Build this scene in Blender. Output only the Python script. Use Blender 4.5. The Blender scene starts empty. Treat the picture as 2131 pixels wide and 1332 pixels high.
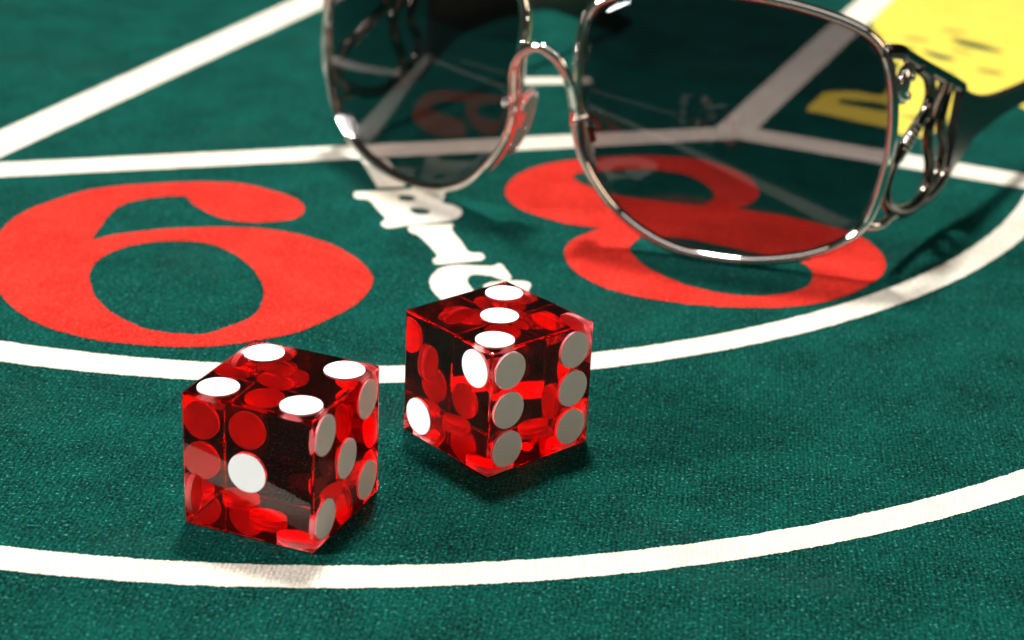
import bpy, bmesh, math, random
from mathutils import Vector, Matrix, geometry, noise

random.seed(7)
sc = bpy.context.scene
col = sc.collection
MM = 0.001                                   # the scene is measured in millimetres, built in metres

# ------------------------------------------------------------------ camera
cam_data = bpy.data.cameras.new('camera')
cam = bpy.data.objects.new('camera', cam_data)
col.objects.link(cam)
fw = Vector((0.0, 0.91984787, -0.39227527))
rt = Vector((0.9990505, 0.01709031, 0.04007514))
up = Vector((-0.04356714, 0.39190281, 0.91897448))
cam.matrix_world = Matrix(((rt.x, up.x, -fw.x, 0.0), (rt.y, up.y, -fw.y, 0.0), (rt.z, up.z, -fw.z, 0.12605), (0, 0, 0, 1)))
cam_data.sensor_width = 36.0
cam_data.lens = 36.0 * 4015.59 / 2131.0
cam_data.clip_start = 0.01
cam_data.clip_end = 20.0
cam_data.dof.use_dof = True
cam_data.dof.focus_distance = 0.266
cam_data.dof.aperture_fstop = 22.0
cam_data.dof.aperture_blades = 6
cam_data.dof.aperture_rotation = 0.3
sc.camera = cam

# ------------------------------------------------------------------ dim room and lamps
world = bpy.data.worlds.new('World'); sc.world = world; world.use_nodes = True
bg = world.node_tree.nodes['Background']
bg.inputs['Color'].default_value = (1.0, 0.86, 0.72, 1)
bg.inputs['Strength'].default_value = 0.035

def area_lamp(name, loc, target, size, power, color, width=None):
    d = bpy.data.lights.new(name, 'AREA'); d.shape = 'DISK' if width is None else 'RECTANGLE'; d.size = size
    if width is not None: d.size_y = width
    d.energy = power; d.color = color
    o = bpy.data.objects.new(name, d); col.objects.link(o)
    o.location = loc
    o.rotation_euler = (Vector(target) - Vector(loc)).to_track_quat('-Z', 'Y').to_euler()
    return o
# ceiling spot over the far side of the dice, and a broad lamp off to the left
area_lamp('ceiling_lamp', (-0.02, 0.50, 0.64), (0.0, 0.28, 0.0), 0.085, 10.0, (1.0, 0.97, 0.92))
area_lamp('side_lamp', (-0.72, 0.09, 0.44), (-0.01, 0.24, 0.01), 0.22, 13.0, (1.0, 0.98, 0.96))
# added lights: overhead strip for rim highlights, warm fill for the right-facing pips
area_lamp('rim_highlight_strip', (-0.05, -0.02, 1.05), (0.0, 0.28, 0.0), 1.6, 2.6, (1.0, 0.97, 0.92), 0.20)
area_lamp('warm_fill_light', (0.95, -0.25, 0.75), (0.0, 0.26, 0.0), 0.55, 3.0, (1.0, 0.70, 0.47))

sc.view_settings.view_transform = 'Standard'
sc.view_settings.look = 'None'
sc.view_settings.exposure = 0.0
sc.view_settings.gamma = 1.0
sc.view_settings.use_curve_mapping = False
sc.cycles.use_denoising = True
sc.cycles.max_bounces = 24
sc.cycles.transmission_bounces = 20
sc.cycles.glossy_bounces = 8
sc.cycles.diffuse_bounces = 6
sc.cycles.transparent_max_bounces = 24
sc.cycles.caustics_refractive = True
sc.cycles.caustics_reflective = True
sc.cycles.blur_glossy = 0.0
sc.cycles.sample_clamp_indirect = 0.0

# ------------------------------------------------------------------ printed outlines on the cloth, mm
SIX = [[(-88.11,342.63),(-85.08,347.07),(-81.35,350.76),(-75.84,353.63),(-70.05,355.52),(-64.18,357.25),(-58.07,357.78),(-53.35,357.28),(-48.36,354.65),(-43.97,351.54),(-41.45,348.23),(-40.29,344.81),(-40.62,341.27),(-42.38,338.63),(-46,336.97),(-49.44,336.28),(-53.38,337.06),(-56.66,339.22),(-59.52,342.17),(-61.89,345.58),(-62.93,348.15),(-63.97,348.92),(-66.37,348.79),(-68.92,347.82),(-71.36,346.33),(-73.41,344.54),(-75.13,341.22),(-75.78,337.22),(-76.07,331.66),(-76.24,327.1),(-76.2,324.26),(-75.13,324.56),(-73.2,326.25),(-69.35,328.53),(-65.37,330.34),(-59.87,332.03),(-54.21,332.98),(-48.42,333.21),(-42.45,332.12),(-37.83,329.81),(-33.79,327.06),(-29.93,322.75),(-26.97,318.06),(-25.03,313.37),(-24.43,310.48),(-24.61,306.82),(-25.52,301.74),(-27.48,297.03),(-30.86,291.61),(-34.22,286.99),(-37.73,284.36),(-42.43,281.64),(-45.97,280.01),(-50.8,278.87),(-55.77,278.65),(-60.85,279.03),(-66.08,280.02),(-70.25,281.77),(-74.17,283.89),(-78.77,287.6),(-83.7,293.74),(-87.26,300.28),(-90.03,307.19),(-91.63,313.75),(-92.95,323),(-92.8,331.23),(-90.96,337.87)],
    [(-72.78,306.28),(-73.2,309.18),(-73.11,312.55),(-72.28,316.47),(-70.45,319.8),(-67.88,322.48),(-64.81,324.22),(-61.55,325.1),(-58.14,325.2),(-54.54,324.12),(-51.27,321.35),(-48.16,317.44),(-45.6,313.19),(-43.68,308.23),(-42.44,303.69),(-42.08,299.86),(-42.1,295.72),(-42.71,292.62),(-43.92,290.16),(-46.33,287.28),(-48.04,285.15),(-49.65,284.02),(-52.14,283.75),(-55.5,284.02),(-59.6,285.49),(-62.67,288.08),(-66.25,291.65),(-69.43,296.74),(-71.37,301.41)]]
EIGHT = [[(-2.35,358.15),(-1.72,365.46),(1.08,372.42),(5.97,378),(11.96,381.65),(18.01,384.08),(24.11,385.88),(30.69,386.47),(35.21,386.14),(39.63,384.52),(44.86,378.97),(47.55,372.94),(48.3,366.83),(47.47,362.39),(45.47,358.45),(43.09,356.2),(45.73,354.33),(51.18,352.83),(56.17,350.23),(60.93,347.1),(64.06,344.61),(66.17,340.49),(67.47,336.12),(67.89,331.49),(67.23,326.85),(65.19,321.69),(61.52,316.7),(57.78,312.49),(52.58,308.62),(47.6,306.55),(42.88,305.59),(38.24,305.28),(33.55,305.39),(28.98,305.94),(24.42,307.15),(19.77,309.01),(16.1,311.45),(13.07,314.91),(10.58,319.2),(9.18,324.45),(9.04,329.02),(9.87,332.82),(12.15,336.88),(14.91,340.04),(15.39,341.4),(12.59,342.09),(9.15,343.23),(5.78,345.45),(2.28,348.22),(-0.55,351.95)],
    [(11.21,369.87),(11.93,372.67),(14.8,374.28),(17.87,375.31),(22.75,376.89),(28.01,377.3),(33.43,375.58),(36.88,371.51),(38.65,366.72),(39.08,362.44),(38.06,359.18),(35.42,356.6),(30.47,357.35),(25.26,358.64),(20.01,360.23),(16.47,362.63),(13,366.25)],
    [(20.94,330.47),(21.8,334.29),(23.92,337.83),(27.99,338.33),(32.69,337.39),(39.16,334.42),(45.54,331.49),(50.24,329.38),(52.62,327.26),(53.55,324.29),(53.16,319.83),(51.58,316),(48.34,312.95),(43.42,310.84),(38.73,310.75),(34.08,312.2),(29.56,315.03),(25.64,319.36),(22.69,324.16)]]
LETTER_B = [[(-32.01,353.93),(-31.84,355.54),(-30.53,356.23),(-27,357.14),(-23.68,358.09),(-20.75,358.93),(-17.59,359.48),(-15.62,358.64),(-14.24,356.58),(-13.98,353.45),(-14.12,351.87),(-12.51,351.15),(-10.98,349.49),(-10.22,347.15),(-10.56,344.39),(-11.9,342.13),(-14.27,340.65),(-17.44,339.19),(-20.4,337.83),(-22.92,336.36),(-24.11,336.21),(-25.1,337.24),(-25.44,338.95),(-24.87,340.79),(-25.07,341.95),(-26.49,345.67),(-28.05,349.45),(-29.05,351.37),(-30.74,351.58),(-31.65,352.4)],
    [(-22.82,353.56),(-22.16,354.59),(-20.88,354.44),(-20.08,353.41),(-20.34,352.5),(-21.57,352.15),(-22.43,352.48)],
    [(-20.19,347.08),(-19.41,347.79),(-17.94,347.5),(-16.84,346.42),(-16.99,345.37),(-18.19,344.8),(-19.26,345.38)]]
LETTER_I = [[(-20.16,337.28),(-19.41,338.25),(-16.42,339.09),(-13.43,340.05),(-11.92,340.36),(-11.56,339.23),(-11.65,336.61),(-10.04,331.97),(-8.9,328.21),(-7.93,325.86),(-6.26,325.79),(-5.45,324.81),(-5.21,323.49),(-5.94,321.8),(-8.61,320.68),(-11.46,319.55),(-13.54,318.93),(-14.55,319.71),(-14.84,321.53),(-14.16,323.22),(-15.56,327.4),(-16.93,330.56),(-18.19,333.22),(-19.35,334.22),(-20.16,335.84)]]
LETTER_G = [[(-14.83,311.16),(-14.44,314.26),(-13.26,317.24),(-11.61,318.74),(-9.53,319.51),(-6.63,319.44),(-3.94,319.55),(-3,320.82),(-2.03,320.41),(-1.21,317.88),(-0.4,315.65),(-0.28,313.87),(-1.11,312.76),(-2.64,313.34),(-4.57,314.65),(-6.48,314.94),(-7.59,314.04),(-7.89,311.97),(-7.44,310.01),(-6.4,307.16),(-4.85,305.13),(-3.37,305.06),(-3.03,306.56),(-4.01,308.17),(-5.55,309.73),(-3.92,311.83),(-0.73,313.06),(2.3,312.91),(3.26,311.25),(2.9,309.22),(2.55,306.23),(1.31,301.75),(-1.37,298.15),(-4.98,297.28),(-8.64,298.26),(-11.13,300.81),(-12.94,303.97),(-14.25,307.48)]]
YELLOW = [[(65.21,424.77),(68.98,435.31),(71.63,440.06),(78.24,441.88),(85.07,440.53),(89.72,460.71),(92.44,478.98),(93.14,493.31),(92.54,505.64),(96.42,524.72),(104.6,560.81),(154.67,558.11),(124.9,435.6),(114.44,439.08),(106.86,440.68),(99.67,429.92),(95.09,417.41),(89.89,409.56),(85.35,407.86),(80.76,414.24),(74.77,418.06),(68.33,422.62)],
    [(73.8,434.48),(78.72,434.45),(83.73,432.88),(84.58,429.18),(82.74,426.64),(77.9,428.94),(73.82,431.39)],
    [(93.09,487.53),(97.53,485.89),(99.95,482.07),(96.63,480.6),(93.32,482.84)],
    [(101.85,482.39),(106.2,479.4),(109.07,475.31),(105.77,473.87),(102.8,477.47)],
    [(91.03,468.8),(93.06,470.91),(93.28,466.51),(90.93,460.91),(90,462.49)],
    [(111.94,496.49),(118.54,491.78),(123.1,484.03),(118.4,485.12),(113.17,489.93)],
    [(105.33,492.77),(104.57,492.24),(102.83,492.32),(100.78,492.98),(99.19,493.97),(98.68,494.91),(99.44,495.44),(101.19,495.36),(103.25,494.7),(104.83,493.7)],
    [(114.41,481.3),(113.81,481.08),(112.44,481.63),(110.84,482.75),(109.61,484),(109.22,484.92),(109.83,485.14),(111.2,484.58),(112.81,483.46),(114.03,482.21)],
    [(106.32,460.56),(105.71,460.44),(104.34,461.27),(102.71,462.75),(101.46,464.3),(101.06,465.34),(101.68,465.46),(103.06,464.62),(104.69,463.13),(105.93,461.58)],
    [(91.7,421.96),(91.09,421.57),(89.68,421.62),(88.01,422.08),(86.71,422.79),(86.28,423.47),(86.89,423.86),(88.3,423.82),(89.98,423.35),(91.28,422.64)],
    [(117.48,502.12),(116.68,501.77),(114.85,502.18),(112.69,503.2),(111,504.44),(110.46,505.43),(111.26,505.79),(113.1,505.37),(115.28,504.35),(116.95,503.1)],
    [(118.46,462.7),(117.7,462.31),(116.04,462.87),(114.11,464.16),(112.65,465.71),(112.21,466.91),(112.98,467.3),(114.65,466.73),(116.58,465.43),(118.04,463.88)],
    [(100.76,470.28),(100.4,470.05),(99.65,470.54),(98.79,471.57),(98.15,472.73),(97.98,473.59),(98.34,473.82),(99.1,473.32),(99.96,472.3),(100.6,471.13)]]

# ------------------------------------------------------------------ materials
def new_mat(name):
    m = bpy.data.materials.new(name); m.use_nodes = True
    nt = m.node_tree
    for n in list(nt.nodes): nt.nodes.remove(n)
    out = nt.nodes.new('ShaderNodeOutputMaterial')
    return m, nt, out

def N(nt, kind, **kw):
    n = nt.nodes.new(kind)
    for k, v in kw.items():
        if k in n.inputs: n.inputs[k].default_value = v
        else: setattr(n, k, v)
    return n

def math_node(nt, op, a, b=None, c=None):
    n = nt.nodes.new('ShaderNodeMath'); n.operation = op
    for i, v in enumerate((a, b, c)):
        if v is None: continue
        if isinstance(v, (int, float)): n.inputs[i].default_value = v
        else: nt.links.new(v, n.inputs[i])
    return n.outputs[0]

def cloth(name, dark, light, fleck, depth=1.0, stain=None, fleck_amount=1.0):
    """napped gaming cloth: fine knitted ribs, fuzzy fibres, soft mottling"""
    m, nt, out = new_mat(name)
    L = nt.links.new
    tc = N(nt, 'ShaderNodeTexCoord')
    pos = tc.outputs['Object']
    warp = N(nt, 'ShaderNodeTexNoise', Scale=900.0, Detail=2.0)
    L(pos, warp.inputs['Vector'])
    mixv = N(nt, 'ShaderNodeVectorMath', operation='MULTIPLY_ADD')
    L(warp.outputs['Color'], mixv.inputs[0]); mixv.inputs[1].default_value = (0.0007,) * 3; L(pos, mixv.inputs[2])
    rot = N(nt, 'ShaderNodeMapping'); rot.inputs['Rotation'].default_value = (0, 0, 0.10)
    L(mixv.outputs[0], rot.inputs['Vector'])
    rib = N(nt, 'ShaderNodeTexWave', Scale=500.0, Distortion=1.5, Detail=1.0)
    rib.bands_direction = 'X'
    rib.inputs['Detail Scale'].default_value = 2.0
    L(rot.outputs[0], rib.inputs['Vector'])
    fib = N(nt, 'ShaderNodeTexNoise', Scale=1700.0, Detail=3.0, Roughness=0.7)
    L(pos, fib.inputs['Vector'])
    tuft = N(nt, 'ShaderNodeTexVoronoi', Scale=2100.0)
    L(mixv.outputs[0], tuft.inputs['Vector'])
    mot = N(nt, 'ShaderNodeTexNoise', Scale=90.0, Detail=4.0, Roughness=0.6)
    L(pos, mot.inputs['Vector'])
    # height of the nap
    h1 = math_node(nt, 'MULTIPLY', rib.outputs['Fac'], 0.13)
    h2 = math_node(nt, 'MULTIPLY_ADD', fib.outputs['Fac'], 0.9, h1)
    h3 = math_node(nt, 'MULTIPLY_ADD', tuft.outputs['Distance'], -0.35, h2)
    t = N(nt, 'ShaderNodeMapRange'); t.inputs['From Min'].default_value = 0.20; t.inputs['From Max'].default_value = 0.66
    L(h3, t.inputs['Value'])
    t2 = math_node(nt, 'MULTIPLY_ADD', mot.outputs['Fac'], 0.7, math_node(nt, 'MULTIPLY', t.outputs[0], 0.85))
    t3 = math_node(nt, 'SUBTRACT', t2, 0.28)
    ramp = N(nt, 'ShaderNodeMixRGB'); ramp.inputs[1].default_value = (*dark, 1); ramp.inputs[2].default_value = (*light, 1)
    ramp.use_clamp = True
    L(t3, ramp.inputs[0])
    # single bright lint fibres
    lint = N(nt, 'ShaderNodeTexNoise', Scale=1900.0, Detail=2.0)
    L(pos, lint.inputs['Vector'])
    lr = N(nt, 'ShaderNodeMapRange'); lr.inputs['From Min'].default_value = 0.60; lr.inputs['From Max'].default_value = 0.78
    L(lint.outputs['Fac'], lr.inputs['Value'])
    fl = N(nt, 'ShaderNodeMixRGB'); fl.inputs[2].default_value = (*fleck, 1)
    L(math_node(nt, 'MULTIPLY', lr.outputs[0], fleck_amount), fl.inputs[0]); L(ramp.outputs[0], fl.inputs[1])
    colour = fl.outputs[0]
    if stain:
        st = N(nt, 'ShaderNodeTexNoise', Scale=26.0, Detail=5.0, Roughness=0.65)
        L(pos, st.inputs['Vector'])
        sr = N(nt, 'ShaderNodeMapRange'); sr.inputs['From Min'].default_value = 0.56; sr.inputs['From Max'].default_value = 0.78
        sr.inputs['To Max'].default_value = 0.55
        L(st.outputs['Fac'], sr.inputs['Value'])
        sm = N(nt, 'ShaderNodeMixRGB'); sm.inputs[2].default_value = (*stain, 1)
        L(sr.outputs[0], sm.inputs[0]); L(colour, sm.inputs[1]); colour = sm.outputs[0]
    bmp = N(nt, 'ShaderNodeBump', Strength=depth, Distance=0.00022)
    L(h3, bmp.inputs['Height'])
    bs = N(nt, 'ShaderNodeBsdfPrincipled', Roughness=0.95)
    bs.inputs['Specular IOR Level'].default_value = 0.04
    bs.inputs['Sheen Weight'].default_value = 0.06
    bs.inputs['Sheen Roughness'].default_value = 0.5
    bs.inputs['Sheen Tint'].default_value = (*light, 1)
    L(colour, bs.inputs['Base Color']); L(bmp.outputs[0], bs.inputs['Normal'])
    L(bs.outputs[0], out.inputs['Surface'])
    return m

M_GREEN = cloth('green_cloth', (0.0001, 0.0080, 0.0068), (0.0014, 0.074, 0.056), (0.036, 0.20, 0.165), stain=(0.008, 0.022, 0.019))
M_WHITE = cloth('white_print', (0.38, 0.355, 0.295), (0.63, 0.605, 0.53), (0.66, 0.64, 0.58), 0.9, stain=(0.40, 0.29, 0.15), fleck_amount=0.4)
M_RED = cloth('red_print', (0.23, 0.007, 0.005), (0.60, 0.034, 0.021), (0.70, 0.10, 0.07), 0.9, fleck_amount=0.5, stain=(0.36, 0.020, 0.012))
M_YELLOW = cloth('yellow_print', (0.40, 0.315, 0.035), (0.56, 0.47, 0.085), (0.7, 0.6, 0.2), 0.6, fleck_amount=0.4)

def dice_glass():
    m, nt, out = new_mat('red_cellulose')
    g = N(nt, 'ShaderNodeBsdfGlass', IOR=1.49, Roughness=0.0)
    g.inputs['Color'].default_value = (1, 1, 1, 1)
    v = N(nt, 'ShaderNodeVolumeAbsorption', Density=480.0)
    v.inputs['Color'].default_value = (0.992, 0.03, 0.09, 1)
    nt.links.new(g.outputs[0], out.inputs['Surface']);  nt.links.new(v.outputs[0], out.inputs['Volume'])
    return m
M_DICE = dice_glass()

def plain(name, colour, rough, metal=0.0, spec=0.5, grain=0.0):
    m, nt, out = new_mat(name)
    b = N(nt, 'ShaderNodeBsdfPrincipled', Roughness=rough, Metallic=metal)
    b.inputs['Specular IOR Level'].default_value = spec
    tc = N(nt, 'ShaderNodeTexCoord'); no = N(nt, 'ShaderNodeTexNoise', Scale=700.0, Detail=3.0)
    nt.links.new(tc.outputs['Object'], no.inputs['Vector'])
    mx = N(nt, 'ShaderNodeMixRGB'); mx.inputs[1].default_value = (*[c * (1 - grain) for c in colour], 1); mx.inputs[2].default_value = (*colour, 1)
    nt.links.new(no.outputs['Fac'], mx.inputs[0]); nt.links.new(mx.outputs[0], b.inputs['Base Color'])
    if metal:
        rr = N(nt, 'ShaderNodeMapRange'); rr.inputs['To Min'].default_value = rough * 0.6; rr.inputs['To Max'].default_value = rough * 1.6
        nt.links.new(no.outputs['Fac'], rr.inputs['Value']); nt.links.new(rr.outputs[0], b.inputs['Roughness'])
    nt.links.new(b.outputs[0], out.inputs['Surface'])
    return m
M_PIP = plain('white_pip', (0.82, 0.81, 0.79), 0.45, spec=0.3, grain=0.04)
M_CHROME = plain('polished_metal', (0.86, 0.84, 0.79), 0.06, metal=1.0, grain=0.1)
M_DARKMETAL = plain('gunmetal', (0.13, 0.115, 0.10), 0.14, metal=1.0, grain=0.2)
M_LACQUER = plain('dark_lacquer', (0.012, 0.014, 0.013), 0.22, spec=0.5, grain=0.3)

def lens_mat():
    """smoked plastic, the tint grading from dark at the top to paler at the bottom edge"""
    m, nt, out = new_mat('smoked_lens')
    L = nt.links.new
    tc = N(nt, 'ShaderNodeTexCoord'); sx = N(nt, 'ShaderNodeSeparateXYZ'); L(tc.outputs['Object'], sx.inputs[0])
    mr = N(nt, 'ShaderNodeMapRange'); mr.inputs['From Min'].default_value = 0.0; mr.inputs['From Max'].default_value = 0.040
    L(sx.outputs['Z'], mr.inputs['Value'])
    mx = N(nt, 'ShaderNodeMixRGB'); mx.inputs[1].default_value = (0.60, 0.55, 0.55, 1); mx.inputs[2].default_value = (0.37, 0.355, 0.37, 1)
    L(mr.outputs[0], mx.inputs[0])
    tr = N(nt, 'ShaderNodeBsdfTransparent'); L(mx.outputs[0], tr.inputs['Color'])
    gl = N(nt, 'ShaderNodeBsdfGlossy', Roughness=0.012); gl.inputs['Color'].default_value = (0.95, 0.93, 1.0, 1)
    fr = N(nt, 'ShaderNodeFresnel')
    geo = N(nt, 'ShaderNodeNewGeometry')        # the unbent ray leaves the back face as if from outside
    L(math_node(nt, 'MULTIPLY_ADD', geo.outputs['Backfacing'], 1 / 1.43 - 1.43, 1.43), fr.inputs['IOR'])
    ms = N(nt, 'ShaderNodeMixShader')
    L(math_node(nt, 'MULTIPLY', fr.outputs[0], 0.72), ms.inputs[0]); L(tr.outputs[0], ms.inputs[1]); L(gl.outputs[0], ms.inputs[2])
    L(ms.outputs[0], out.inputs['Surface'])
    return m
M_LENS = lens_mat()

def pad_mat():
    m, nt, out = new_mat('clear_silicone')
    b = N(nt, 'ShaderNodeBsdfPrincipled', Roughness=0.05, IOR=1.41)
    b.inputs['Base Color'].default_value = (0.93, 0.92, 0.90, 1); b.inputs['Transmission Weight'].default_value = 0.92
    nt.links.new(b.outputs[0], out.inputs['Surface'])
    return m
M_PAD = pad_mat()

# ------------------------------------------------------------------ mesh helpers
def link_mesh(name, verts, faces, mat, parent=None, smooth=False):
    me = bpy.data.meshes.new(name); me.from_pydata([tuple(v) for v in verts], [], faces); me.update()
    if smooth:
        for p in me.polygons: p.use_smooth = True
    me.materials.append(mat)
    o = bpy.data.objects.new(name, me); col.objects.link(o)
    if parent: o.parent = parent
    return o

def tag(o, label=None, cat=None, kind=None, group=None):
    if label: o['label'] = label
    if cat: o['category'] = cat
    if kind: o['kind'] = kind
    if group: o['group'] = group
    return o

def catmull(pts, closed=True, step=0.18, tight=1.0):
    P = [Vector(p) for p in pts]; n = len(P); out = []
    rng = range(n) if closed else range(n - 1)
    for i in rng:
        if closed: a, b, c, d = P[i - 1], P[i], P[(i + 1) % n], P[(i + 2) % n]
        else: a, b, c, d = P[max(i - 1, 0)], P[i], P[i + 1], P[min(i + 2, n - 1)]
        k = max(1, int((c - b).length / step))
        for j in range(k):
            t = j / k
            out.append(0.5 * ((2 * b) + (c - a) * t + (2 * a - 5 * b + 4 * c - d) * t * t + (3 * b - a - 3 * c + d) * t ** 3))
    if not closed: out.append(P[-1])
    return out

def fray(pts, amp=0.16):
    """edge of the print creeping along the nap"""
    out = []
    for p in pts:
        q = Vector((p[0] * 2.9, p[1] * 2.9, 0.0)); r = Vector((p[0] * 0.35, p[1] * 0.35, 4.0))
        out.append(Vector((p[0] + amp * noise.noise(q) + amp * 0.8 * noise.noise(r), p[1] + amp * noise.noise(q + Vector((31, 7, 3))) * 1.3 + amp * noise.noise(r + Vector((9, 9, 9))))))
    return out

def inset(ring, d):
    """move a closed outline inwards by d"""
    n = len(ring); area = sum(ring[i].x * ring[(i + 1) % n].y - ring[(i + 1) % n].x * ring[i].y for i in range(n))
    out = []
    for i in range(n):
        t = ring[(i + 2) % n] - ring[i - 2]; t.normalize()
        out.append(ring[i] + Vector((-t.y, t.x)) * d * (1 if area > 0 else -1))
    return out

def printed(name, loops, mat, z, parent, shrink=0.0):
    rings = [[Vector((p[0], p[1], 0)) for p in fray(inset(catmull(l), shrink if k == 0 else -shrink * 1.6))] for k, l in enumerate(loops)]
    tris = geometry.tessellate_polygon(rings)
    flat = [p for r in rings for p in r]
    o = link_mesh(name, [(p.x * MM, p.y * MM, z * MM) for p in flat], [tuple(t) for t in tris], mat, parent)
    bm = bmesh.new(); bm.from_mesh(o.data)
    for f in bm.faces:
        if f.normal.z < 0: f.normal_flip()
    bm.to_mesh(o.data); bm.free()
    return o

def printed_band(name, inner, outer, mat, z, parent):
    """strip between two matched rows of points"""
    a, b = fray(inner), fray(outer); n = len(a)
    v = [(p.x * MM, p.y * MM, z * MM) for p in a] + [(p.x * MM, p.y * MM, z * MM) for p in b]
    f = [(i, n + i, n + i + 1, i + 1) for i in range(n - 1)]
    o = link_mesh(name, v, f, mat, parent)
    bm = bmesh.new(); bm.from_mesh(o.data); bmesh.ops.recalc_face_normals(bm, faces=bm.faces)
    for fc in bm.faces:
        if fc.normal.z < 0: fc.normal_flip()
    bm.to_mesh(o.data); bm.free()
    return o

def straight(name, p, q, w0, w1, z, parent):
    p, q = Vector(p), Vector(q); d = (q - p); k = int(d.length / 0.18); nrm = Vector((-d.y, d.x)).normalized()
    A = [p + d * (i / k) + nrm * (w0 + (w1 - w0) * i / k) / 2 for i in range(k + 1)]
    B = [p + d * (i / k) - nrm * (w0 + (w1 - w0) * i / k) / 2 for i in range(k + 1)]
    return printed_band(name, A, B, M_WHITE, z, parent)

def arc(name, c0, r0, c1, r1, a0, a1, z, parent):
    k = int((a1 - a0) * r1 / 0.18)
    A = [Vector((c0[0] + r0 * math.cos(a0 + (a1 - a0) * i / k), c0[1] + r0 * math.sin(a0 + (a1 - a0) * i / k))) for i in range(k + 1)]
    B = [Vector((c1[0] + r1 * math.cos(a0 + (a1 - a0) * i / k), c1[1] + r1 * math.sin(a0 + (a1 - a0) * i / k))) for i in range(k + 1)]
    return printed_band(name, A, B, M_WHITE, z, parent)

# ------------------------------------------------------------------ the table cloth and its print
S = 1.1
NX = 48
vv = [((-S + 2 * S * i / NX), (-0.6 + 2 * S * j / NX), 0.0) for j in range(NX + 1) for i in range(NX + 1)]
ff = [(j * (NX + 1) + i, j * (NX + 1) + i + 1, (j + 1) * (NX + 1) + i + 1, (j + 1) * (NX + 1) + i) for j in range(NX) for i in range(NX)]
felt = tag(link_mesh('table_cloth', vv, ff, M_GREEN), 'green napped gaming cloth printed with white lines and red numerals', 'cloth', 'structure')

arc('printed_curved_line', (-36.7, 401.6), 189.0, (-37.5, 404.3), 197.2, math.radians(215), math.radians(345), 0.10, felt)
arc('printed_curved_line', (-42.3, 429.4), 156.2, (-44.3, 431.5), 164.8, math.radians(215), math.radians(350), 0.10, felt)
straight('printed_line', (-190, 332.7), (46.0, 404.8), 8.6, 8.6, 0.10, felt)
straight('printed_line', (45.0, 406.6), (150, 360.2), 9.6, 8.8, 0.115, felt)
straight('printed_line', (46.0, 404.5), (112, 571), 8.4, 9.0, 0.13, felt)
straight('printed_line', (-109.7, 366.5), (-36, 561), 10.2, 10.8, 0.115, felt)
straight('printed_line', (-29.6, 376.0), (-24.9, 359.4), 5.6, 5.4, 0.115, felt)
straight('printed_line', (-3.0, 438.0), (16.0, 441.5), 5.0, 5.0, 0.10, felt)
printed('printed_six', SIX, M_RED, 0.10, felt)
printed('printed_eight', EIGHT, M_RED, 0.10, felt)
printed('printed_letter_b', LETTER_B, M_WHITE, 0.10, felt, 0.22)
printed('printed_letter_i', LETTER_I, M_WHITE, 0.10, felt, 0.22)
printed('printed_letter_g', LETTER_G, M_WHITE, 0.10, felt, 0.22)
printed('printed_yellow_lettering', YELLOW, M_YELLOW, 0.10, felt)

# stray lint lying on the nap
def lint():
    rnd = random.Random(3); verts, faces = [], []
    for k in range(170):
        x, y = rnd.uniform(-75, 85), rnd.uniform(195, 330)
        a = rnd.uniform(0, 6.283); ln = rnd.uniform(0.25, 0.8); bend = rnd.uniform(-1.2, 1.2); w = rnd.uniform(0.012, 0.022)
        b0 = len(verts); p = Vector((x, y)); n = 5
        for i in range(n + 1):
            d = Vector((math.cos(a), math.sin(a))); sd = Vector((-d.y, d.x)) * w
            zz = 0.20 + 0.25 * math.sin(math.pi * i / n)
            for q, dz in ((p + sd, 0.0), (p, w * 1.6), (p - sd, 0.0)):
                verts.append((q.x * MM, q.y * MM, (zz + dz) * MM))
            p = p + d * ln / n; a += bend / n
        for i in range(n):
            u = b0 + i * 3
            for j in range(3):
                faces.append((u + j, u + (j + 1) % 3, u + 3 + (j + 1) % 3, u + 3 + j))
    return tag(link_mesh('lint', verts, faces, plain('lint_fibre', (0.16, 0.27, 0.24), 0.8, spec=0.2, grain=0.3), felt), kind='stuff')
lint()

# ------------------------------------------------------------------ the dice
SIDE = 19.05
def dice_body_mesh():
    bm = bmesh.new(); bmesh.ops.create_cube(bm, size=SIDE * MM)
    bmesh.ops.bevel(bm, geom=bm.edges[:] , offset=0.34 * MM, segments=3, profile=0.5, affect='EDGES')
    me = bpy.data.meshes.new('body'); bm.to_mesh(me); bm.free(); me.materials.append(M_DICE)
    return me
def pip_mesh(r=2.74, depth=0.8):
    bm = bmesh.new()
    n = 40; top = []; bot = []; rim = []
    for i in range(n):
        a = 2 * math.pi * i / n; c, s = math.cos(a), math.sin(a)
        rim.append(bm.verts.new((r * c * MM, r * s * MM, 0.012 * MM)))
        top.append(bm.verts.new(((r - 0.05) * c * MM, (r - 0.05) * s * MM, 0.03 * MM)))
        bot.append(bm.verts.new((r * c * MM, r * s * MM, -depth * MM)))
    bm.faces.new(top); bm.faces.new(bot[::-1])
    for i in range(n):
        j = (i + 1) % n
        bm.faces.new((rim[i], rim[j], top[j], top[i])); bm.faces.new((bot[i], bot[j], rim[j], rim[i]))
    me = bpy.data.meshes.new('pip'); bm.to_mesh(me); bm.free(); me.materials.append(M_PIP)
    return me
BODY, PIP = dice_body_mesh(), pip_mesh()
D = 6.02
PATTERN = {1: [(0, 0)], 2: [(-D, -D), (D, D)], 3: [(-D, -D), (0, 0), (D, D)], 4: [(-D, -D), (D, D), (-D, D), (D, -D)],
           5: [(-D, -D), (D, D), (-D, D), (D, -D), (0, 0)], 6: [(-D, -D), (-D, 0), (-D, D), (D, -D), (D, 0), (D, D)]}

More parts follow.
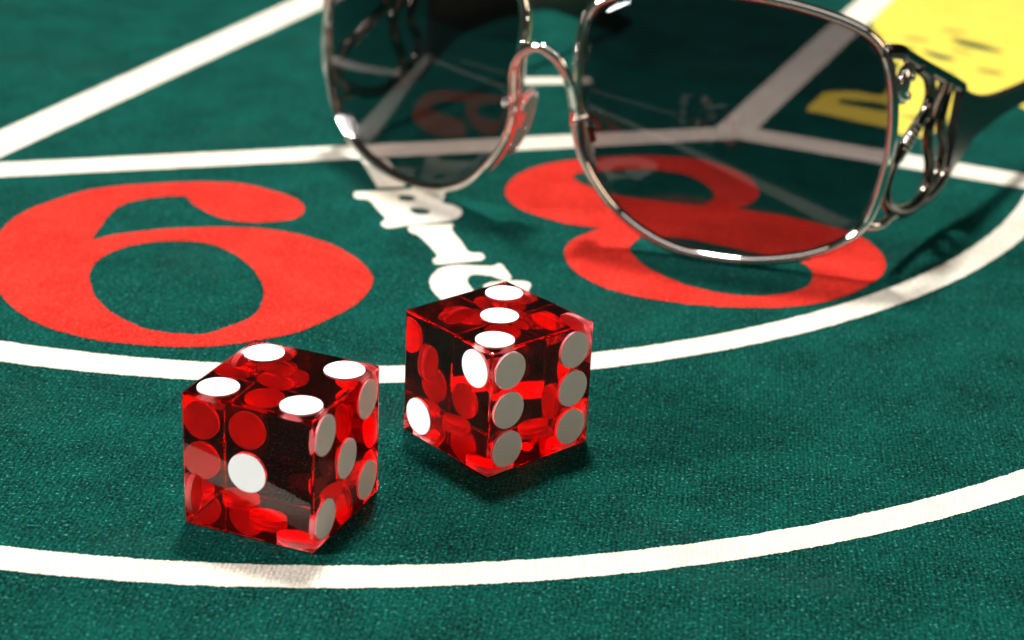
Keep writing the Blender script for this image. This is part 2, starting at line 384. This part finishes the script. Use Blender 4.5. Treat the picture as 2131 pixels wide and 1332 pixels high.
def make_die(front, yaw, faces, label):
    """front = foot of the vertical edge turned to the viewer; faces: (top, left, right, flips)"""
    e1 = Vector((math.cos(yaw), math.sin(yaw))); e2 = Vector((-math.sin(yaw), math.cos(yaw)))
    c = Vector(front) + (e1 + e2) * (SIDE / 2)
    root = bpy.data.objects.new('die', None); col.objects.link(root); root.empty_display_size = 0.01
    root.location = (c.x * MM, c.y * MM, 0.0); root.rotation_euler = (0, 0, yaw)
    tag(root, label, 'die', group='red casino dice')
    H = SIDE / 2
    b = bpy.data.objects.new('body', BODY); col.objects.link(b); b.parent = root; b.location = (0, 0, (H + 0.13) * MM)
    # local axes: +x = e1, +y = e2; left visible face has normal -x, right visible face normal -y
    F = {'top': (Vector((0, 0, 1)), Vector((1, 0, 0)), Vector((0, 1, 0))),
         'bottom': (Vector((0, 0, -1)), Vector((1, 0, 0)), Vector((0, -1, 0))),
         'left': (Vector((-1, 0, 0)), Vector((0, -1, 0)), Vector((0, 0, 1))),
         'right': (Vector((0, -1, 0)), Vector((1, 0, 0)), Vector((0, 0, 1))),
         'back_of_left': (Vector((1, 0, 0)), Vector((0, 1, 0)), Vector((0, 0, 1))),
         'back_of_right': (Vector((0, 1, 0)), Vector((-1, 0, 0)), Vector((0, 0, 1)))}
    for k, (num, swap) in faces.items():
        n, u, v = F[k]
        M = Matrix(((u.x, v.x, n.x), (u.y, v.y, n.y), (u.z, v.z, n.z)))
        for (a, bb) in PATTERN[num]:
            if swap: a, bb = bb, -a
            p = n * H + u * a + v * bb + Vector((0, 0, H + 0.13))
            o = bpy.data.objects.new('pip', PIP); col.objects.link(o); o.parent = root
            o.matrix_local = Matrix.Translation(p * MM) @ M.to_4x4()
    return root
make_die((-24.21, 215.65), 1.1975, {'top': (4, 0), 'left': (1, 0), 'right': (5, 0), 'bottom': (3, 1), 'back_of_left': (6, 0), 'back_of_right': (2, 1)},
         'clear red die with four white pips on top, its corner near the outer white line')
make_die((-2.49, 238.62), 0.7326, {'top': (3, 0), 'left': (2, 0), 'right': (6, 0), 'bottom': (4, 0), 'back_of_left': (5, 0), 'back_of_right': (1, 0)},
         'clear red die with three white pips on top, covering the letter G')

# ------------------------------------------------------------------ the sunglasses
GC = Vector((2.516, 335.309, 0.0))
GYAW = -0.5325
WRAP = 0.2683
TILT = 0.017
glasses = bpy.data.objects.new('sunglasses', None); col.objects.link(glasses); glasses.empty_display_size = 0.02
glasses.location = GC * MM; glasses.rotation_euler = (0, 0, GYAW)
tag(glasses, 'open metal framed sunglasses with big smoked lenses standing on the printed cloth', 'sunglasses')
# local frame: x along the front (right as seen from outside), y back along the temples, z up
OUT = [(7.0, 38), (6.9, 32), (7.0, 26), (8.0, 18.8), (10.5, 13.5), (14.2, 8.9), (18.0, 5.6), (22.8, 3.0), (28.0, 1.4), (34.0, 0.85), (40.0, 1.05), (46.0, 2.0),
       (51.5, 3.5), (56.0, 5.7), (60.0, 9.2), (62.0, 14.5), (63.2, 21.5), (63.4, 28.0), (62.6, 35.0), (60.9, 40.3), (58.2, 43.6), (53.2, 46.0), (45.0, 48.0),
       (36.0, 48.9), (26.0, 48.7), (16.0, 47.2), (10.2, 44.6), (7.8, 41.6)]
def lens_point(s, v, side, off=0.0):
    r2 = (s - 35) ** 2 + (v - 24) ** 2
    back = r2 / 180.0 - 2.4 + off
    d = Vector((side * math.cos(WRAP), math.sin(WRAP), 0)); bk = Vector((-side * math.sin(WRAP), math.cos(WRAP), 0))
    u = Vector((0, 0, math.cos(TILT))) + bk * math.sin(TILT)
    return (d * s + u * v + bk * back) * MM

def sweep(name, path, ru, rv, mat, parent, closed=False, ref=Vector((0, 1, 0)), nseg=12, taper=None):
    """tube with an elliptical section along a path in metres; ru across ref, rv along ref (mm)"""
    n = len(path); verts = []; faces = []
    for i, p in enumerate(path):
        a = path[i - 1] if (i > 0 or closed) else path[i]; b = path[(i + 1) % n] if (i < n - 1 or closed) else path[i]
        t = (b - a).normalized(); v = (ref - t * ref.dot(t)).normalized(); u = t.cross(v)
        k = taper(i / (n - 1)) if taper else 1.0
        for j in range(nseg):
            w = 2 * math.pi * j / nseg
            verts.append(p + (u * math.cos(w) * ru * k + v * math.sin(w) * rv * k) * MM)
    for i in range(n if closed else n - 1):
        i2 = (i + 1) % n
        for j in range(nseg):
            j2 = (j + 1) % nseg
            faces.append((i * nseg + j, i * nseg + j2, i2 * nseg + j2, i2 * nseg + j))
    if not closed:
        faces.append(tuple(range(nseg - 1, -1, -1))); faces.append(tuple((n - 1) * nseg + j for j in range(nseg)))
    o = link_mesh(name, verts, faces, mat, parent, True)
    bm = bmesh.new(); bm.from_mesh(o.data); bmesh.ops.recalc_face_normals(bm, faces=bm.faces); bm.to_mesh(o.data); bm.free()
    return o

def path3(pts, step=0.6, closed=False):
    return [p * MM for p in catmull([Vector(p) for p in pts], closed, step)]

def make_lens(side):
    ring = catmull(OUT, True, 0.8)
    c = Vector((35, 24)); rows = 10; n = len(ring)
    front, back, faces = [lens_point(35, 24, side, -0.5)], [lens_point(35, 24, side, 0.5)], []
    for k in range(1, rows + 1):
        for p in ring:
            q = c + (p - c) * (k / rows)
            front.append(lens_point(q.x, q.y, side, -0.5)); back.append(lens_point(q.x, q.y, side, 0.5))
    m = len(front)
    for base, flip in ((0, False), (m, True)):
        for i in range(n):
            j = (i + 1) % n
            f = [(base, base + 1 + i, base + 1 + j)]
            for k in range(rows - 1):
                a = base + 1 + k * n; b = a + n
                f.append((a + i, b + i, b + j, a + j))
            faces += [t[::-1] if flip else t for t in f]
    a = 1 + (rows - 1) * n
    for i in range(n):
        j = (i + 1) % n; faces.append((a + i, m + a + i, m + a + j, a + j))
    o = link_mesh('lens', front + back, faces, M_LENS, glasses, True)
    bm = bmesh.new(); bm.from_mesh(o.data); bmesh.ops.recalc_face_normals(bm, faces=bm.faces); bm.to_mesh(o.data); bm.free()
    rim = sweep('rim', [lens_point(p.x, p.y, side, -0.25) for p in ring], 0.95, 1.25, M_CHROME, glasses, True, Vector((side * -math.sin(WRAP), math.cos(WRAP), 0)))
    return rim

for side in (1, -1):
    make_lens(side)

BR = [(-6.5, 3.2, 22.0), (-6.4, 2.9, 25.5), (-5.7, 1.6, 30.6), (-3.5, 0.7, 34.4), (0, 0.4, 36.0), (3.5, 0.7, 34.4), (5.7, 1.6, 30.6), (6.4, 2.9, 25.5), (6.5, 3.2, 22.0)]
sweep('bridge', path3(BR, 0.5), 0.95, 0.8, M_CHROME, glasses)

def nose_pad(side):
    c = Vector((side * 7.0, 6.6, 19.4)); ax = Vector((-side * 5.0, 1.0, 14.0)).normalized()
    nr = Vector((-side * 0.85, -0.35, -0.28)); nr = (nr - ax * nr.dot(ax)).normalized(); wd = ax.cross(nr)
    verts, faces = [], []; n = 28
    layers = ((-0.75, 0.80), (-0.6, 0.96), (0, 1.0), (0.6, 0.96), (0.75, 0.80))
    for h, k in layers:
        for i in range(n):
            a = 2 * math.pi * i / n
            verts.append((c + ax * math.sin(a) * 7.4 * k + wd * math.cos(a) * 2.5 * k * (1 - 0.18 * math.sin(a)) + nr * h) * MM)
    for r in range(len(layers) - 1):
        for i in range(n):
            j = (i + 1) % n; faces.append((r * n + i, r * n + j, (r + 1) * n + j, (r + 1) * n + i))
    faces.append(tuple(range(n - 1, -1, -1))); faces.append(tuple((len(layers) - 1) * n + i for i in range(n)))
    o = link_mesh('nose_pad', verts, faces, M_PAD, glasses, True)
    bm = bmesh.new(); bm.from_mesh(o.data); bmesh.ops.recalc_face_normals(bm, faces=bm.faces); bm.to_mesh(o.data); bm.free()
    q = c - nr * 0.6
    sweep('pad_arm', path3([(side * 7.4, 1.6, 23.5), (side * 8.8, 4.0, 24.0), (side * 9.6, 6.6, 22.0), tuple(q)], 0.5), 0.5, 0.5, M_CHROME, o)
    box = link_mesh('pad_box', [tuple((q - nr * 0.7 + ax * a * 1.5 + wd * b * 0.9 + nr * h * 0.7) * MM) for h in (-1, 1) for a in (-1, 1) for b in (-1, 1)],
                    [(0, 1, 3, 2), (4, 6, 7, 5), (0, 4, 5, 1), (2, 3, 7, 6), (0, 2, 6, 4), (1, 5, 7, 3)], M_CHROME, o)
for side in (-1, 1):
    nose_pad(side)

def temple(side):
    A = lens_point(63.3, 0, side) / MM; A.z = 0; A.x -= side * 0.0; A.y -= lens_point(63.3, 24, side).y / MM * 0
    def P(b, z, o=0.0): return (A.x + side * o, A.y - 1.6 + b, z)
    xr = Vector((1, 0, 0))
    top = sweep('temple', path3([P(-3.0, 42.0, -1.2), P(1.0, 41.2, 0.0), P(4.6, 39.6), P(13, 36.2), P(22, 32.7), P(31, 29.2), P(38, 26.3)], 0.8), 1.3, 0.9, M_DARKMETAL, glasses, ref=xr)
    # solid part of the temple, running back to the tip resting on the cloth
    up_e = [(31, 29.2), (36, 27.3), (44.5, 23.9), (56, 21.0), (70, 19.2), (90, 17.2), (108, 12.0), (124, 4.6), (130, 2.2)]
    lo_e = [(29, 8.6), (33.4, 9.2), (39.5, 11.7), (48, 14.3), (66, 14.6), (86, 12.6), (103, 6.8), (119, 0.9), (128, 0.2)]
    U = catmull([Vector(p) for p in up_e], False, 200); n = 60
    def samp(E, t):
        f = t * (len(E) - 1); i = min(int(f), len(E) - 2); g = f - i
        a, b, c, d = [Vector(E[min(max(k, 0), len(E) - 1)]) for k in (i - 1, i, i + 1, i + 2)]
        return 0.5 * ((2 * b) + (c - a) * g + (2 * a - 5 * b + 4 * c - d) * g * g + (3 * b - a - 3 * c + d) * g ** 3)
    t0 = 0.13
    prof = [(samp(up_e, t0 + (1 - t0) * i / n), samp(lo_e, t0 + (1 - t0) * i / n)) for i in range(n + 1)]
    verts, faces = [], []
    for u_, l_ in prof:
        h = (u_ - l_).normalized() * 0.5
        for (pt, o) in ((u_, 0.45), (u_ - h, 0.95), (l_ + h, 0.95), (l_, 0.45), (l_, -0.45), (l_ + h, -0.95), (u_ - h, -0.95), (u_, -0.45)):
            verts.append(Vector(P(pt.x, max(pt.y, 0.15), o)) * MM)
    for i in range(n):
        for j in range(8):
            k = (j + 1) % 8; faces.append((i * 8 + j, i * 8 + k, (i + 1) * 8 + k, (i + 1) * 8 + j))
    faces.append(tuple(range(7, -1, -1))); faces.append(tuple(n * 8 + j for j in range(8)))
    arm = link_mesh('temple_arm', verts, faces, M_LACQUER, top, False)
    bm = bmesh.new(); bm.from_mesh(arm.data); bmesh.ops.recalc_face_normals(bm, faces=bm.faces); bm.to_mesh(arm.data); bm.free()
    # openwork: big loop, second bars, lower strut
    sweep('loop', path3([P(11, 36.4), P(16.5, 33.6), P(19.2, 30), P(18.2, 27), P(14.5, 25), P(8.5, 22.2), P(3.6, 20.2), P(1.4, 16.6), P(4.0, 12.4), P(10.6, 9.3),
                         P(18.4, 8.3), P(23.6, 10.2), P(24.5, 14.1), P(21.4, 20.0), P(21.3, 24.0), P(25.0, 28.0), P(27.0, 30.6)], 0.6), 1.3, 1.0, M_DARKMETAL, top, ref=xr)
    sweep('openwork_bar', path3([P(24.0, 9.6), P(29.5, 12.0), P(30.5, 17.0), P(27.5, 22.0), P(29, 27.0), P(31, 29)], 0.6), 1.2, 0.9, M_DARKMETAL, top, ref=xr)
    sweep('openwork_bar', path3([P(18.4, 8.3), P(26, 8.0), P(33.0, 9.5), P(36.8, 13.5)], 0.6), 1.2, 0.9, M_DARKMETAL, top, ref=xr)
    sweep('lower_strut', path3([tuple(lens_point(60.3, 9.6, side, 0.4) / MM), P(1.0, 9.6), P(6.0, 9.6), P(10.6, 9.3)], 0.5), 0.85, 0.8, M_CHROME, top, ref=xr)
    # hinge barrel with its screw heads
    hg = sweep('hinge', path3([P(3.4, 31.6), P(3.6, 34.0), P(4.4, 36.4), P(6.5, 37.6)], 0.4), 1.5, 1.3, M_CHROME, top, ref=xr, taper=lambda t: 0.55 + 0.9 * math.sin(math.pi * (0.15 + 0.7 * t)) * 0.5)
    for (b_, z_) in ((3.5, 33.0), (4.6, 36.2)):
        sweep('screw', [Vector(P(b_, z_, 0.9)) * MM, Vector(P(b_, z_, 1.6)) * MM, Vector(P(b_, z_, 1.75)) * MM], 0.75, 0.75, M_CHROME, hg, ref=Vector((0, 0, 1)), taper=lambda t: 1.0 if t < 0.6 else 0.7)
    # grooves cut across the loop's front strip
    for k in range(7):
        b_, z_ = 6.0 + k * 1.25, 21.1 + k * 0.56
        sweep('collar', path3([P(b_ - 0.25, z_ - 0.11), P(b_ + 0.25, z_ + 0.11)], 0.2), 1.3, 1.15, M_CHROME, top, ref=xr)
for side in (1, -1):
    temple(side)
